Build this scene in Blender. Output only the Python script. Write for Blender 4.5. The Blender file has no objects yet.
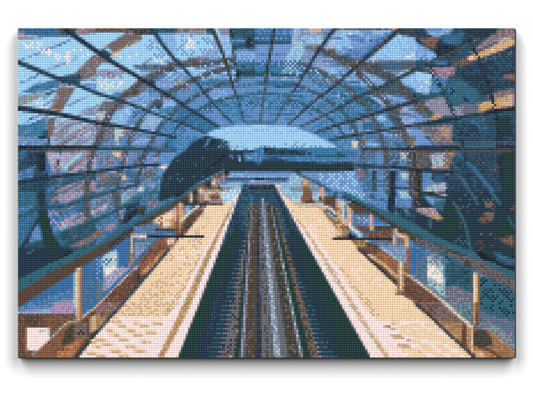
import bpy, math, random
import numpy as np

# ------------------------------------------------------------------ camera, light, exposure
S = 0.54/497.2                      # metres per photo pixel: the picture is 54 cm wide
CX, CY, CZ = 266.67, 200.0, 1.5
THICK = 0.027                      # front of the tiles stands this far off the wall
def wx(px): return (px-CX)*S
def wz(py): return CZ+(CY-py)*S
C = bpy.context.scene.collection
scn = bpy.context.scene
cam_d = bpy.data.cameras.new('camera'); cam = bpy.data.objects.new('camera', cam_d); C.objects.link(cam)
DIST = 4.2
cam.location = (0, -THICK-DIST, CZ); cam.rotation_euler = (math.radians(90), 0, 0)
cam_d.sensor_width = 36; cam_d.lens = 36*DIST/(533.33*S); cam_d.clip_end = 60; cam_d.clip_start = .05
scn.camera = cam
world = bpy.data.worlds.new('World'); scn.world = world; world.use_nodes = True
bg = world.node_tree.nodes['Background']; bg.inputs[0].default_value = (1, 1, 1, 1); bg.inputs[1].default_value = .03
def softbox(name, loc, w, h, power):
    l = bpy.data.lights.new(name, 'AREA'); l.shape = 'RECTANGLE'; l.size = w; l.size_y = h; l.energy = power
    o = bpy.data.objects.new(name, l); C.objects.link(o); o.location = loc
    from mathutils import Vector
    d = Vector((0, 0, CZ))-Vector(loc); o.rotation_euler = d.to_track_quat('-Z', 'Y').to_euler(); return o
softbox('softbox', (-2.35, -6, CZ+2.6), 3.0, 5.4, 385)
softbox('softbox', (2.35, -6, CZ+2.6), 3.0, 5.4, 385)
vs = scn.view_settings; vs.view_transform = 'Standard'; vs.look = 'None'; vs.exposure = 0; vs.gamma = 1
scn.display_settings.display_device = 'sRGB'

# ------------------------------------------------------------------ materials
def mat(name):
    m = bpy.data.materials.new(name); m.use_nodes = True; return m, m.node_tree, m.node_tree.nodes['Principled BSDF']
mw, nt, b = mat('white_wall_paint')
n = nt.nodes.new('ShaderNodeTexNoise'); n.inputs['Scale'].default_value = 900; n.inputs['Detail'].default_value = 4
bp = nt.nodes.new('ShaderNodeBump'); bp.inputs['Strength'].default_value = .05; bp.inputs['Distance'].default_value = .0004
nt.links.new(n.outputs['Fac'], bp.inputs['Height']); nt.links.new(bp.outputs['Normal'], b.inputs['Normal'])
b.inputs['Base Color'].default_value = (.86, .86, .86, 1); b.inputs['Roughness'].default_value = .9
b.inputs['Specular IOR Level'].default_value = .1
md, nt, b = mat('resin_tiles')
a = nt.nodes.new('ShaderNodeAttribute'); a.attribute_name = 'tile_colour'
n = nt.nodes.new('ShaderNodeTexNoise'); n.inputs['Scale'].default_value = 260; n.inputs['Detail'].default_value = 3
tc = nt.nodes.new('ShaderNodeTexCoord'); nt.links.new(tc.outputs['Object'], n.inputs['Vector'])
hs = nt.nodes.new('ShaderNodeHueSaturation'); mr = nt.nodes.new('ShaderNodeMapRange')
mr.inputs[3].default_value = .93; mr.inputs[4].default_value = 1.07
nt.links.new(n.outputs['Fac'], mr.inputs[0]); nt.links.new(mr.outputs[0], hs.inputs['Value'])
nt.links.new(a.outputs['Color'], hs.inputs['Color']); nt.links.new(hs.outputs['Color'], b.inputs['Base Color'])
b.inputs['Roughness'].default_value = .42; b.inputs['Specular IOR Level'].default_value = .25
mb, nt, b = mat('dark_board')
n = nt.nodes.new('ShaderNodeTexNoise'); n.inputs['Scale'].default_value = 400
r = nt.nodes.new('ShaderNodeValToRGB'); r.color_ramp.elements[0].color = (.016, .017, .02, 1); r.color_ramp.elements[1].color = (.035, .036, .04, 1)
nt.links.new(n.outputs['Fac'], r.inputs[0]); nt.links.new(r.outputs[0], b.inputs['Base Color'])
b.inputs['Roughness'].default_value = .7

# ------------------------------------------------------------------ wall
def mesh_obj(name, verts, faces, m, parent=None, smooth=False):
    me = bpy.data.meshes.new(name); me.from_pydata(verts, [], faces); me.materials.append(m); me.update()
    o = bpy.data.objects.new(name, me); C.objects.link(o)
    if parent: o.parent = parent
    return o
w = mesh_obj('wall', [(-12, 0, -8), (12, 0, -8), (12, 0, 12), (-12, 0, 12), (-12, .15, -8), (12, .15, -8), (12, .15, 12), (-12, .15, 12)],
             [(0, 1, 2, 3), (5, 4, 7, 6), (1, 0, 4, 5), (3, 2, 6, 7), (0, 3, 7, 4), (2, 1, 5, 6)], mw)
w['kind'] = 'structure'

# ------------------------------------------------------------------ the picture, tile by tile
# colours and shapes of the tile picture, in photo pixels: view code, colours, outline
DATA = '''
@roof
a1 S 10,15 533,15 533,400 10,400
a1 BBT 10,15 345,15 360,65 10,65
a1 DB/1 10,18 250,18
a1 TN/1.3 150,68 345,64
a1 mg 10,30 60,40 60,62 10,62
a1 Rma/2 10,82 120,82
a1 P/1.6 120,80 170,80
a1 EhT 280,15 400,15 400,60 300,60
a1 Tmr 400,15 533,15 533,50 410,55
a1 A/2 440,22 455,22
a1 DP/1.1 35,225 60,222
a1 r/1.1 85,210 100,208
a1 Dg/1.1 120,190 165,180
a1 Dg/1 175,165 215,150
a1 D/1.1 225,145 260,138
a1 D/1.1 265,130 300,125
a1 D/1.1 300,115 330,110
a1 D/1.1 340,95 370,88
a1 DP/1.1 215,290 245,285
a1 D/1.1 255,275 285,268
a1 gT/1.1 295,260 350,245
a1 gP/1 360,240 380,235
a1 gP/1 385,215 410,210
a1 D/1.1 50,385 75,380
a1 D/1.1 75,360 100,345
a1 D/1.1 105,345 130,340
a1 D/1.1 135,330 150,330
a1 W*.45 30,100 185,100 160,150 60,150
a1 W*.45 150,150 240,155 230,195 170,190
a1 W*.5 230,210 290,175 330,210 280,235
a1 W*.4 330,170 370,170 360,250 330,260
a1 W/2 388,160 392,160
a1 W/2 438,160 442,160
a1 W/2 483,185 487,185
a1 W/2 453,205 457,205
a1 gHV 533,190 520,190 410,295 400,320 440,370 533,330
a1 Pg 440,370 533,340 533,400 450,400
a1 TNN 250,345 340,330 420,310 440,360 420,400 290,400
a1 T 320,350 400,310 415,330 390,365
a1 CT 130,400 180,385 250,360 270,400
a2 S 0,15 533,15 533,400 0,400
a2 gHE 0,15 300,15 250,45 0,45
a2 hg 0,28 200,28 200,42 0,42
a2 KTH 210,15 400,15 400,60 260,60
a2 NTT 400,15 533,15 533,50 400,50
a2 SP 400,50 533,50 533,220
a2 gHg 205,45 300,60 310,90 110,185 95,150 50,145
a2 RA*.5 250,95 305,88 112,192 100,180
a2 AW 105,180 150,172 140,210 120,210
a2 gHV 0,190 60,205 110,245 40,250 0,290
a2 PmS 0,290 180,290 200,320 0,340
a2 gm*.5 0,300 200,300 180,345 0,350
a2 W*.35 20,370 60,355 70,400 20,400
a2 W*.15 60,340 200,340 200,400 60,400
a2 W*.15 160,170 270,170 270,220 160,220
a2 W*.4 380,220 450,215 450,258 390,250
a2 P*.35 340,90 390,90 490,230 400,220 330,150
a2 TgPTg 240,260 400,252 470,262 533,250 533,310 430,300 300,300
a2 TNK*.5 380,285 533,280 533,305 430,302
a2 DP 455,232 515,240 510,255 455,250
a2 PPS 285,310 400,308 380,340 310,350
a2 BTB 330,320 430,308 480,330 400,380 340,370
a2 PS 533,320 460,350 400,400 533,400
a2 mgA 280,375 310,370 320,400 280,400
a3 S 0,15 355,15 410,400 0,400
a3 RgTm 0,15 200,15 200,50 0,50
a3 mga 80,28 200,28 200,60 90,55
a3 TN 200,15 250,15 250,55 205,55
a3 PPS 250,80 300,150 280,200 200,250
a3 P*.25 0,60 250,60 250,200 0,200
a3 W*.5 60,80 160,80 110,160 60,140
a3 W/2 238,140 238,150
a3 gHVr 70,220 110,208 150,205 240,180 200,240 150,280 90,270
a3 EhH 110,225 155,215 150,270 110,265
a3 Tg 0,240 90,230 90,272 20,280
a3 mP 150,200 250,170 240,200 160,240
a3 PmSP 180,240 290,195 325,270 240,275
a3 SSSP 80,290 230,270 330,300 340,350 150,370
a3 BPC 150,372 240,350 340,345 340,400 150,400
a3 SPC 0,300 60,300 130,390 0,400
a3 SSP 300,50 350,50 375,170 400,300 410,380 380,380 350,260 310,120
a3 mPg 280,15 355,15 355,60 300,60
a3 TTN 355,15 533,15 533,150 400,160 370,150 380,60
a3 PB 370,85 470,88 480,112 370,112
a3 NK*.6 470,70 515,70 515,150 470,140
a3 PPs 385,160 533,155 533,250 405,250
a3 TTN 400,250 533,250 533,340 420,340
a3 K/1.2 420,310 533,305
a3 PPC 400,345 533,340 533,380 410,380
a3 CB 340,375 533,380 533,400 340,400
a4 P 0,15 533,15 533,400 0,400
a4 BPB 0,15 250,15 240,60 0,60
a4 BTB 0,60 240,60 235,120 0,125
a4 NT/2 0,113 230,111
a4 P*.5 0,75 200,75 200,90 0,90
a4 D/1 20,190 80,190
a4 D/1 130,192 200,190
a4 C 0,272 182,267 175,305 0,310
a4 K/1.4 0,316 160,316
a4 PPB 0,325 165,325 170,370 0,370
a4 BT 0,375 270,375 260,400 0,400
a4 SPSq 252,20 290,15 285,90 330,160 330,200 260,270 210,370 165,370 190,280 200,210 238,150
a4 mA*.3 255,40 285,40 280,130 240,130
a4 P*.4 210,240 280,240 220,360 180,360
a4 gPSm 290,20 480,20 470,66 290,66
a4 AAW 350,18 440,18 430,42 360,42
a4 SSPq 300,70 460,65 450,130 300,130
a4 gTHm 310,130 430,125 420,160 340,160
a4 PPSg 330,170 395,180 330,300 270,380 215,370 260,270
a4 BTr*.3 270,240 350,240 320,280 270,290
a4 SSm 510,60 533,60 533,150 470,150
a4 ghr 470,160 533,145 533,210 445,205
a4 mgPS 430,210 533,220 533,270 390,270
a4 SSP 370,280 533,280 533,320 350,320
a4 PBSg 340,320 533,320 533,365 320,370
a4 BPT 310,370 533,360 533,400 290,400
a5 SPS 0,15 533,15 533,400 0,400
a5 W*.4 15,85 45,85 35,125 15,125
a5 W*.5 80,70 105,35 120,45 95,80
a5 PSPB 100,60 380,50 260,150 130,180 100,110
a5 D*.3 100,80 250,90 250,110 100,105
a5 PPB 60,175 300,100 210,200 150,230 80,210
a5 B/5 390,42 170,225
a5 gTHm 0,15 400,15 400,30 0,30
a5 TN*.5 150,15 370,15 370,26 150,26
a5 A/2 378,20 398,20
a5 TNT 0,190 80,190 100,210 90,240 0,240
a5 gHTg 0,240 150,215 130,270 0,270
a5 PSB 0,280 100,280 20,370 0,380
a5 SSSP 420,60 533,90 533,230 240,210
a5 W*.6 460,205 533,180 533,200 465,215
a5 gTHTE 150,240 250,235 533,235 533,285 450,295 350,335 330,370 260,330 140,290
a5 BT 320,240 450,250 440,280 330,275
a5 PPT 300,290 440,295 400,335 320,308
a5 PPS 130,310 200,310 320,370 60,385
a5 CB 80,372 330,375 330,400 60,400
a5 NTE 400,15 533,15 533,80 430,60
a5 SSP 410,350 533,310 533,400 430,400
a5 W*.5 240,215 270,225 260,240 240,235
a6 NTN 0,15 660,15 660,400 0,400
a6 PSP 60,15 250,15 230,50 150,85 80,50
a6 BP 60,15 180,15 160,35 80,35
a6 hHrg 20,80 160,75 130,150 80,140
a6 SPP 0,105 60,140 130,180 140,205 80,240 0,240
a6 TTB 160,60 330,40 300,110 250,140 180,100
a6 B*.5 170,70 260,90 240,120 180,100
a6 NNK 140,115 260,125 300,180 180,210 130,180
a6 TN 220,230 300,150 440,60 400,140 320,210
a6 H/1.2 140,222 280,160 430,78
a6 NNG 340,15 533,15 533,30 440,80 320,50
a6 T*.35 330,40 450,40 400,80 330,80
a6 gVHm 340,190 480,80 600,15 660,15 660,110 533,110 400,170
a6 MRLA 330,212 430,170 533,120 600,100 655,95 655,130 533,180 400,225 350,242
a6 LW 335,212 380,200 370,240 345,242
a6 EHg 230,245 330,212 400,242 300,270
a6 NNNT 280,290 400,245 660,130 660,400 300,400
a6 gHT*.5 390,235 560,185 650,160 650,190 533,215 430,245
a6 BC 130,230 220,235 200,260 130,255
a6 TN 0,230 130,235 110,260 0,280
a6 mmgr 40,280 270,270 260,320 200,350 110,320
a6 SSS 0,300 110,320 100,370 0,400
a6 W*.5 50,380 100,345 110,360 70,400
a6 PB 110,330 220,350 200,400 100,400
a6 TB 210,350 300,360 300,400 200,400
a6 GN 320,330 460,330 450,400 320,400
a7 rVg 390,18 500,18 500,60 350,95
a7 qVA 380,85 480,70 497,105 400,125
a7 AAL 300,175 480,90 497,95 497,125 420,155 300,195
a7 TN*.5 350,200 497,160 497,300 380,300
a7 gHr 420,325 500,320 500,365 430,350
a7 TTN 350,340 430,350 420,392 350,390
b1 S 10,0 533,0 533,400 10,400
b1 D/1.1 30,20 60,10
b1 CCT 10,100 100,50 240,0 300,0 290,40 200,75 50,85
b1 D/1 100,45 160,20
b1 TN/2 120,112 200,95 262,70
b1 amgS 10,105 120,90 205,88 90,150 10,165
b1 RA/1.6 40,165 110,135 150,112
b1 W*.4 120,140 190,155 215,190 180,192
b1 hHgV 280,50 400,45 310,200 230,210
b1 mVg 250,120 305,90 270,150 232,190
b1 RH*.5 390,55 400,50 310,200 290,200
b1 A/1.5 245,202 292,206
b1 gP/1 345,172 490,105
b1 PmgS 400,232 480,180 533,190 533,240
b1 PCS 450,20 533,20 533,70 460,50
b1 D*.45 90,250 165,240 130,290 80,290
b1 CCCT 10,300 120,290 200,240 215,400 10,400
b1 mP/1 20,385 110,320
b1 hHV 215,250 262,250 250,400 208,400
b1 NT 180,340 215,330 210,400 170,400
b1 SVqmS 262,260 533,280 533,400 240,400
b1 mHr/2 262,365 400,280
b1 SP/2 280,370 420,290
b1 mHr/2 300,400 480,310
b1 gTm/2 400,395 533,300
b2 PS 0,0 533,0 533,400 0,400
b2 SSSq 0,0 280,0 260,60 200,110 160,120 0,80
b2 W*.4 10,10 200,10 180,40 60,70 20,40
b2 CP 120,80 190,80 180,120 100,115
b2 gHmT 210,60 350,10 370,50 270,110 200,130
b2 EHG 225,75 300,60 290,90 220,110
b2 qL/1.5 195,85 212,130
b2 TK 300,0 390,0 400,50 350,40
b2 PPS 400,10 533,0 533,60 410,50
b2 CPT 400,60 533,60 533,120 440,90
b2 BPT 330,60 420,60 480,100 360,100
b2 PPSC 230,140 400,80 480,120 400,150 390,200 300,190
b2 W/2 318,172 326,172
b2 TNG 380,160 450,150 430,200 400,190
b2 CPC 400,205 470,180 533,175 533,262
b2 r/1.5 470,115 488,128
b2 SSq 0,100 90,130 60,170 0,200
b2 gHEP 50,140 200,155 160,200 0,212
b2 SqmA 0,212 120,215 80,280 0,280
b2 SSP 150,220 200,170 260,190 180,290 100,290
b2 PPB 260,190 350,220 300,290 200,300
b2 SPPq 330,240 440,230 420,300 300,310
b2 BT*.3 200,190 300,210 290,300 260,300
b2 CPC 450,260 533,270 533,370 400,350
b2 ghPV 0,300 120,310 130,400 0,400
b2 qSL 130,320 190,325 170,400 130,400
b2 ghm 190,330 250,340 220,400 190,400
b2 PPB 240,340 533,380 533,400 230,400
b3 CPP 0,0 533,0 533,400 0,400
b3 SqRg 0,0 100,0 90,40 0,60
b3 rHg*.6 10,40 90,55 90,75 10,70
b3 PPC 0,75 160,65 200,130 0,130
b3 CPB 120,0 370,0 380,60 230,60
b3 TB*.4 150,5 360,5 360,45 170,45
b3 PPs 200,55 380,60 400,130 260,140
b3 CCP 260,140 430,150 450,270 380,290
b3 T/1.3 390,40 530,38
b3 K*.5 420,30 515,30 515,40 420,40
b3 PPC 400,55 533,55 533,280 460,270
b3 C*.4 420,100 533,110 533,200 440,200
b3 TN/1.4 460,283 533,282
b3 CCBT 0,160 120,190 300,310 200,350 100,310 0,280
b3 PPC 0,300 110,325 180,360 0,380
b3 TC/1.5 0,390 130,395
b4 PPC 0,0 533,0 533,400 0,400
b4 CBT 0,5 250,8 245,35 0,35
b4 TN/2 130,46 250,38
b4 C*.5 70,90 230,90 180,200 70,200
b4 C*.4 260,110 430,90 330,200 230,220
b4 CPT 400,160 533,110 533,190 400,220
b4 TN/1.4 0,284 130,284
b4 PCB 350,330 533,220 533,400 470,400
b4 PgSr 380,0 533,0 533,20 380,20
b5 BCP 0,0 533,0 533,400 0,400
b5 qPT 0,0 60,15 30,60 0,60
b5 PPS 60,0 330,0 310,40 200,45 100,30
b5 TCB 50,40 220,50 160,90 60,80
b5 PPs 0,85 130,95 110,130 0,180
b5 C*.5 60,105 140,105 100,140 30,160
b5 TEgT 220,60 400,30 500,60 533,120 400,105 230,92
b5 KEN 330,0 430,0 400,30 340,30
b5 SSP 430,0 533,0 533,62 450,30
b5 PPPS 210,100 330,92 490,135 330,185 280,150
b5 qS/1.6 235,108 320,165
b5 TTG 130,130 230,115 300,170 280,190 150,170
b5 CBP 0,190 270,182 290,210 130,260 0,260
b5 NK 485,90 533,90 533,160 490,150
b5 TGg 330,190 420,188 430,250 400,310 350,240
b5 PPmS 420,188 533,170 533,310 410,310 430,250
b5 r/1.5 425,190 440,215
b5 PSBC 250,250 310,230 370,290 380,330 250,345 150,360 0,370 0,300 80,280
b5 SPS 240,250 310,235 350,270 260,275
b5 rm/1.5 150,285 230,258
b5 W/3 90,294 102,294
b5 BTB 180,280 320,290 320,320 180,335
b5 CPB 0,370 380,345 380,400 0,400
b5 PPs 300,352 380,352 380,400 310,400
b5 gqEL 385,325 490,330 480,400 390,400
b5 L/3 440,350 485,345
b5 P 492,330 533,330 533,400 492,400
b6 TTN 0,0 660,0 660,400 0,400
b6 SSP 0,0 100,0 105,60 80,100 0,80
b6 W*.5 20,20 100,0 90,30 40,50
b6 PBC 102,10 210,0 190,70 110,90
b6 TTTB 200,30 300,0 400,60 420,110 380,150 210,160
b6 K*.3 210,60 290,50 270,100 210,110
b6 K/2 320,125 345,135
b6 GNNT 300,0 660,0 660,40 533,70 460,120 400,60
b6 ghE 0,150 80,130 80,210 60,230 0,170
b6 mmVga 60,140 190,108 210,160 300,180 330,240 220,240 130,230 60,170
b6 PPP 0,180 60,230 90,285 0,290
b6 ARq 80,262 130,222 190,240 100,278
b6 gVTg 290,160 430,150 420,222 320,235
b6 Vgr 460,115 533,80 655,55 655,120 533,135
b6 ARLM 415,215 425,155 533,125 600,110 655,90 655,180 600,195 440,222
b6 A*.5 425,190 560,170 560,200 430,215
b6 TTN 250,245 660,240 660,400 240,400
b6 B*.5 320,255 380,262 520,340 490,350
b6 N*.5 300,290 400,300 450,400 300,400
b6 PmT 0,320 40,320 110,400 0,400
b6 P 0,330 30,330 95,400 0,400
b6 gTHm 20,308 130,308 140,400 100,400
b6 ARVm 130,310 240,300 240,400 150,400
b6 gT 440,250 520,250 520,285 440,275
b7 GGN 370,240 485,240 495,400 390,400
b7 TN 300,240 370,245 390,400 330,400
b7 ALqR 400,120 497,90 497,180 420,188
b7 q/2 490,320 490,345
b7 NNT 470,250 500,240 500,400 485,400
c1 TTN 10,0 533,0 533,400 10,400
c1 CCPm 10,0 220,0 200,70 10,70
c1 PS*.3 10,30 150,30 150,70 10,70
c1 NK 150,0 210,0 200,18 150,18
c1 PSqmV 225,0 533,0 533,70 230,70
c1 hg/2 300,60 400,0
c1 TB*.5 10,100 110,90 60,160 10,210
c1 NNT 90,110 195,105 195,230 140,250 80,190 20,235 15,200 60,150
c1 B 190,130 245,200 230,250 190,235
c1 mmqVS 200,105 533,100 533,235 300,250 240,238 210,150
c1 P*.4 400,140 533,110 533,150 420,200
c1 qS/3 310,225 440,112
c1 SB/2.2 330,235 450,120
c1 RH/2.6 355,225 490,120
c1 RV 480,100 510,105 500,232 476,232
c1 BP/2.5 210,262 330,243
c1 BTP 10,245 130,195 120,280 10,295
c1 TN 10,310 130,305 130,400 10,400
c1 NNT 120,255 212,250 200,400 130,400
c1 NK 140,110 195,110 195,230 150,240
c1 BTP 205,350 320,280 300,330 240,375 210,390
c1 TNB 330,258 533,250 533,290 340,312
c1 mmgqr 270,352 450,292 533,300 533,380 450,400 270,400
c1 R 440,330 478,325 470,400 445,400
c1 r/1.6 490,350 520,338
c2 PPB 0,0 533,0 533,400 0,400
c2 gEP 0,0 100,0 60,50 0,70
c2 qL 130,0 155,0 155,60 130,60
c2 TNP/2.5 195,60 240,10
c2 PSP 290,10 420,30 300,60 230,60
c2 r/1.2 345,50 410,30
c2 C 470,0 533,0 533,70 440,75
c2 T/2 0,76 533,80
c2 gV*.5 0,105 100,115 90,180 0,200
c2 qALL 100,100 165,105 160,150 120,130
c2 mV 165,105 220,110 210,190 165,190
c2 gE/3 265,175 335,105
c2 gE/3 385,150 425,105
c2 gV/4 60,215 130,150
c2 PCP 430,110 533,120 500,180 430,190
c2 mP*.5 340,140 440,140 430,185 340,185
c2 RT 0,252 60,235 60,250 0,270
c2 gVHg 30,262 120,250 160,330 60,345 0,300
c2 qAmL 105,240 190,240 210,290 160,300
c2 mVP 0,340 50,335 60,400 0,400
c2 mVP 180,300 250,325 220,345 170,330
c2 TB 190,230 300,250 290,300 200,270
c2 PgTP 295,225 420,220 400,345 320,345
c2 gh*.4 300,220 420,220 380,280 300,280
c2 T/1.6 0,335 120,320 320,290
c2 WqS 272,320 320,318 316,372 272,376
c2 TPB 320,340 420,330 415,400 320,400
c2 AR/3 115,372 148,380
c2 qmV 150,380 240,350 235,400 150,400
c2 mP 350,315 400,312 395,345 355,345
c2 LW/3 430,205 480,208
c2 q/2 455,222 468,222
px TCB*.5 232,60 300,60 330,80 350,100 358,130 350,130 340,106 322,88 298,70 234,70
px TB*.4 225,100 300,100 318,112 312,116 296,107 228,107 200,118 176,140 170,136 196,112
@trees
c2 GNN 533,130 490,190 440,262 430,340 420,400 533,400
c2 T*.5 450,262 510,272 500,290 450,290
c2 T*.3 440,320 525,320 525,332 440,332
@roof
c3 CCP 0,0 533,0 533,140 0,140
c5 PPBgT 0,0 533,0 533,400 0,400
c5 CP 0,15 130,20 120,88 0,88
c5 WqL 108,35 150,35 140,85 112,80
c5 rH 160,15 205,30 195,55 160,50
c5 SPS 200,38 290,55 280,70 200,62
c5 B*.4 0,0 180,0 180,30 0,25
c5 TB 400,40 450,60 440,90 400,85
c5 EHq 440,20 533,8 533,75 470,75
c5 CB 50,100 130,102 120,146 50,140
c5 NT 0,100 60,125 62,142 0,145
c5 BPgTP 150,100 430,108 420,190 150,190
c5 PPB 270,100 350,100 350,190 270,190
c5 gTN*.5 350,110 430,130 420,200 350,190
c5 qLP 430,110 492,108 492,185 470,165 430,150
c5 A/2.5 495,115 510,130
c5 EN 510,110 533,110 533,380 503,380
c5 rhm 145,215 190,235 180,280 150,275
c5 TP*.4 190,200 240,210 240,260 180,260
c5 PBT 190,280 245,245 245,400 185,400
c5 NE 243,235 270,235 268,400 246,400
c5 PPB 275,240 352,240 352,400 275,400
c5 NK 358,230 402,230 392,400 358,400
c5 PB 405,240 430,240 425,400 400,400
c5 qqSL 430,240 522,250 485,292 440,285
c5 PPB 430,295 510,290 510,350 410,350
c5 qSP 415,362 510,370 510,400 420,400
c5 T/1.3 180,295 360,302
c5 T/1.3 270,338 410,330
c5 N/1.4 400,352 510,342
c5 A/2 512,248 530,248
c6 NTN 0,0 660,0 660,400 0,400
c6 PP 0,0 60,5 125,60 100,70 0,70
c6 qm/2 100,15 140,55
c6 RVmg 105,0 240,0 245,50 150,60
c6 NT*.6 240,0 533,0 533,40 245,40
c6 gVH/2 140,50 660,48
c6 B/2.2 20,68 170,68
c6 T/2.5 280,72 660,68
c6 gTHE 0,100 110,108 90,210 0,220
c6 mqVq 95,120 200,110 210,205 110,212
c6 RRA 198,110 272,105 240,160 225,222 200,205
c6 mR/2 105,215 225,215
c6 NTN 280,90 533,108 533,230 440,240 300,120
c6 HE*.12 400,150 533,120 650,90 640,230 480,240 420,200
c6 BTB/4 275,112 400,230 533,392
c6 h/1.5 180,236 270,232
c6 PPB 40,240 110,245 100,290 140,310 60,380 40,380
c6 TBN 110,250 205,262 185,312 130,300
c6 mqqV 60,345 120,320 200,308 210,350 160,392 70,372
c6 hE*.3 225,270 395,275 390,295 230,290
c6 T*.4 300,290 400,290 400,340 300,340
c6 EK 0,230 40,240 40,400 0,400
c7 GGGN 420,90 500,90 500,400 405,400
c7 NK 370,58 500,56 500,82 370,80
d6 NNG 0,0 660,0 660,400 0,400
d6 BPT 45,20 200,45 190,110 100,92
d6 P 70,30 130,45 120,85 75,60
d6 mqR 110,0 210,12 205,35 130,10
d6 T 120,70 200,60 180,130 130,105
d6 mVqR 5,105 130,105 180,180 150,190 60,155 5,130
d6 RA 90,150 180,168 172,190 110,178
d6 EH*.4 0,0 40,0 30,90 0,90
d6 T/3 95,180 95,240
d6 T/2.8 255,75 320,190 342,262 370,400
d6 T*.12 200,0 533,0 533,130 250,100
d6 HE*.04 200,0 533,0 533,380 200,380
d6 T*.3 240,300 340,300 350,370 240,350
d6 HgE 420,180 490,128 525,180 490,205 420,200
d6 G*.7 190,90 250,90 250,300 160,300
d6 hE*.4 400,320 460,330 450,390 400,390
d6 G 560,200 655,200 655,290 540,300
d7 BT/3.2 345,0 400,75
d7 T/2 455,165 497,238
d7 HEg 385,312 497,288 497,372 430,342
d7 HE 470,105 500,90 500,122 470,120
d7 Hg*.6 300,60 360,60 350,115 300,100
d7 VH/2 300,140 360,150
d7 NG 380,370 500,380 500,400 380,400
d1 TBT 10,0 533,0 533,400 10,400
d1 BPB 10,105 110,90 60,150 10,160
d1 CTB 10,175 110,160 40,345 10,355
d1 N/3.5 145,185 90,300 20,400
d1 BPP 145,210 168,260 172,312 88,338 100,280
d1 TN 60,350 200,320 200,400 30,400
d1 HT/2 210,70 270,15
d1 mmqg 230,60 300,0 460,0 420,42 300,80
d1 B/1.8 220,85 330,75
d1 PBB 195,122 340,112 440,88 380,150 315,180 300,250 260,292 230,250
d1 C/3 255,130 270,270
d1 m*.3 200,130 300,120 290,240 230,240
d1 mqmg 320,180 400,142 490,130 480,190 295,258
d1 q/2 315,190 298,250
d1 NT 440,40 490,40 480,90 440,90
d1 R 458,110 492,110 490,200 462,205
d1 PPB 490,48 533,40 533,92 492,100
d1 mqL 500,100 533,95 533,170 500,165
d1 TTN 300,300 533,195 533,400 330,400
d1 HgV 350,365 420,330 533,268 533,318 400,385 360,392
d1 Hg*.5 370,260 410,270 390,320 370,310
d2 TPB 0,0 533,0 533,400 0,400
d2 PgmT 0,0 120,10 130,100 0,90
d2 mmq 0,90 80,80 60,135 0,150
d2 T/3 0,200 100,150 230,60 400,0
d2 hET/4 118,0 140,100 165,210
d2 PPgq 150,5 280,5 240,60 150,90
d2 q/2 190,15 230,18
d2 TPT 280,20 420,10 400,110 330,80
d2 gV 340,60 420,60 420,100 350,110
d2 mVP 150,120 200,110 190,180 160,180
d2 NNK 205,90 290,58 285,105 330,88 332,130 255,165 205,212 175,205
d2 EG 280,98 332,98 320,155 270,160
d2 mgV 70,220 140,190 120,250 40,270
d2 PB 90,160 150,170 130,215 95,200
d2 HgR 0,258 60,258 30,300 0,300
@trees
d2 GN 420,0 533,0 533,30 420,65
c3 NNG 0,140 60,100 110,40 200,0 240,8 280,25 345,35 355,92 533,95 533,240 330,235 160,312 0,400
@roof
c4 PCB 400,-5 545,-5 545,90 480,80
c5 CPT 0,60 60,80 60,100 0,100
@sky
px S 207,134 212,131.5 221,128 233,126 256,125 284.5,125.5 298,128 307,132 316,135.5 324,139.5 332,143.5 336,146 336,149 310,149 256,152 229,152 228,142 222,139 214,137.5
px SSs 222,128 300,129 310,133 218,134
@trees
c3 NNG 280,22 345,35 355,92 360,110 280,110
c3 TP*.35 180,20 350,35 340,85 190,85
c3 PB/2 190,70 235,15
c3 PT*.5 290,30 340,40 335,70 300,70
@sky
c3 P*.5 355,75 430,70 533,85 533,95 360,95
c3 P*.12 350,30 533,60 533,90 350,90
c4 P*.25 0,50 260,35 520,75 520,88 0,88
@trees
c3 NNT 355,95 533,92 533,112 355,112
c3 P/2 362,135 382,142
c3 PS/2.2 420,132 426,165
c3 BCP 450,118 533,108 533,168 460,168
c3 S/1.8 485,150 500,152
c3 T*.08 0,150 330,120 320,220 0,380
c3 G*.4 10,170 430,190 420,215 10,215
c4 CCB 0,80 540,80 540,180 0,180
c4 NKT 50,68 110,85 320,100 330,130 60,132
c4 BCP 0,90 50,90 40,170 0,180
c4 TN*.5 320,100 400,110 400,130 320,130
c4 TN/1.3 400,137 533,137
c4 PBC 40,145 640,145 640,165 140,168
c4 NNT 40,165 110,140 150,150 250,168 300,170 400,172 400,184 40,184
c4 NNK 0,182 645,178 658,235 0,236
c4 G/3.2 0,208 645,208
c4 B/1.5 12,100 12,200
@platform_far
px PPS 228,174 300,174 300,200 224,200
c3 PPs 350,240 533,240 533,275 350,275
c3 KN/2.2 345,290 533,289
c4 PPP 0,238 660,238 725,400 150,400 130,300 0,300
c4 KN/2.2 0,287 215,293
c4 PPs 0,262 230,262 230,278 0,276
c4 S*.35 380,250 640,250 700,400 560,400
c5 S*.3 0,240 150,240 190,400 90,400 0,360
c4 N/2 268,245 288,245
@railing_left
px HNG 170,203 224,171 229,180 222,186 206,205 176,240 160,245 150,240
c3 hHTL 90,390 160,330 325,245 340,300 300,330 200,400 90,400
c3 TPB/2.2 60,380 160,312 320,232
c3 hHE/3 70,390 165,330 310,255
c3 NG 200,300 240,300 230,345 200,345
c3 LM 238,288 270,285 266,332 240,332
c3 gm*.6 275,270 335,270 320,320 275,325
c3 LLA 150,350 192,350 188,400 150,400
c3 NG 110,370 145,360 140,400 110,400
c3 SPq 290,315 440,320 440,400 320,400
c3 PB 300,300 350,300 340,325 300,325
c3 hE/1.4 190,354 372,354
@platform_left
c3 LHL 195,362 320,362 320,400 190,400
c3 W*.4 320,360 440,345 440,400 320,400
@railing_right
c4 SqP 240,250 290,250 330,290 330,400 150,400 130,320 215,300
c4 PS*.5 170,330 260,330 240,400 180,400
c4 WQ 130,322 165,328 160,400 145,400
c4 TE/2.4 268,246 400,310 533,388
c4 B*.5 370,250 533,380 533,400 450,350
c4 hHL 300,300 400,330 500,400 320,400
c4 ALA 318,290 352,290 352,332 318,332
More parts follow.
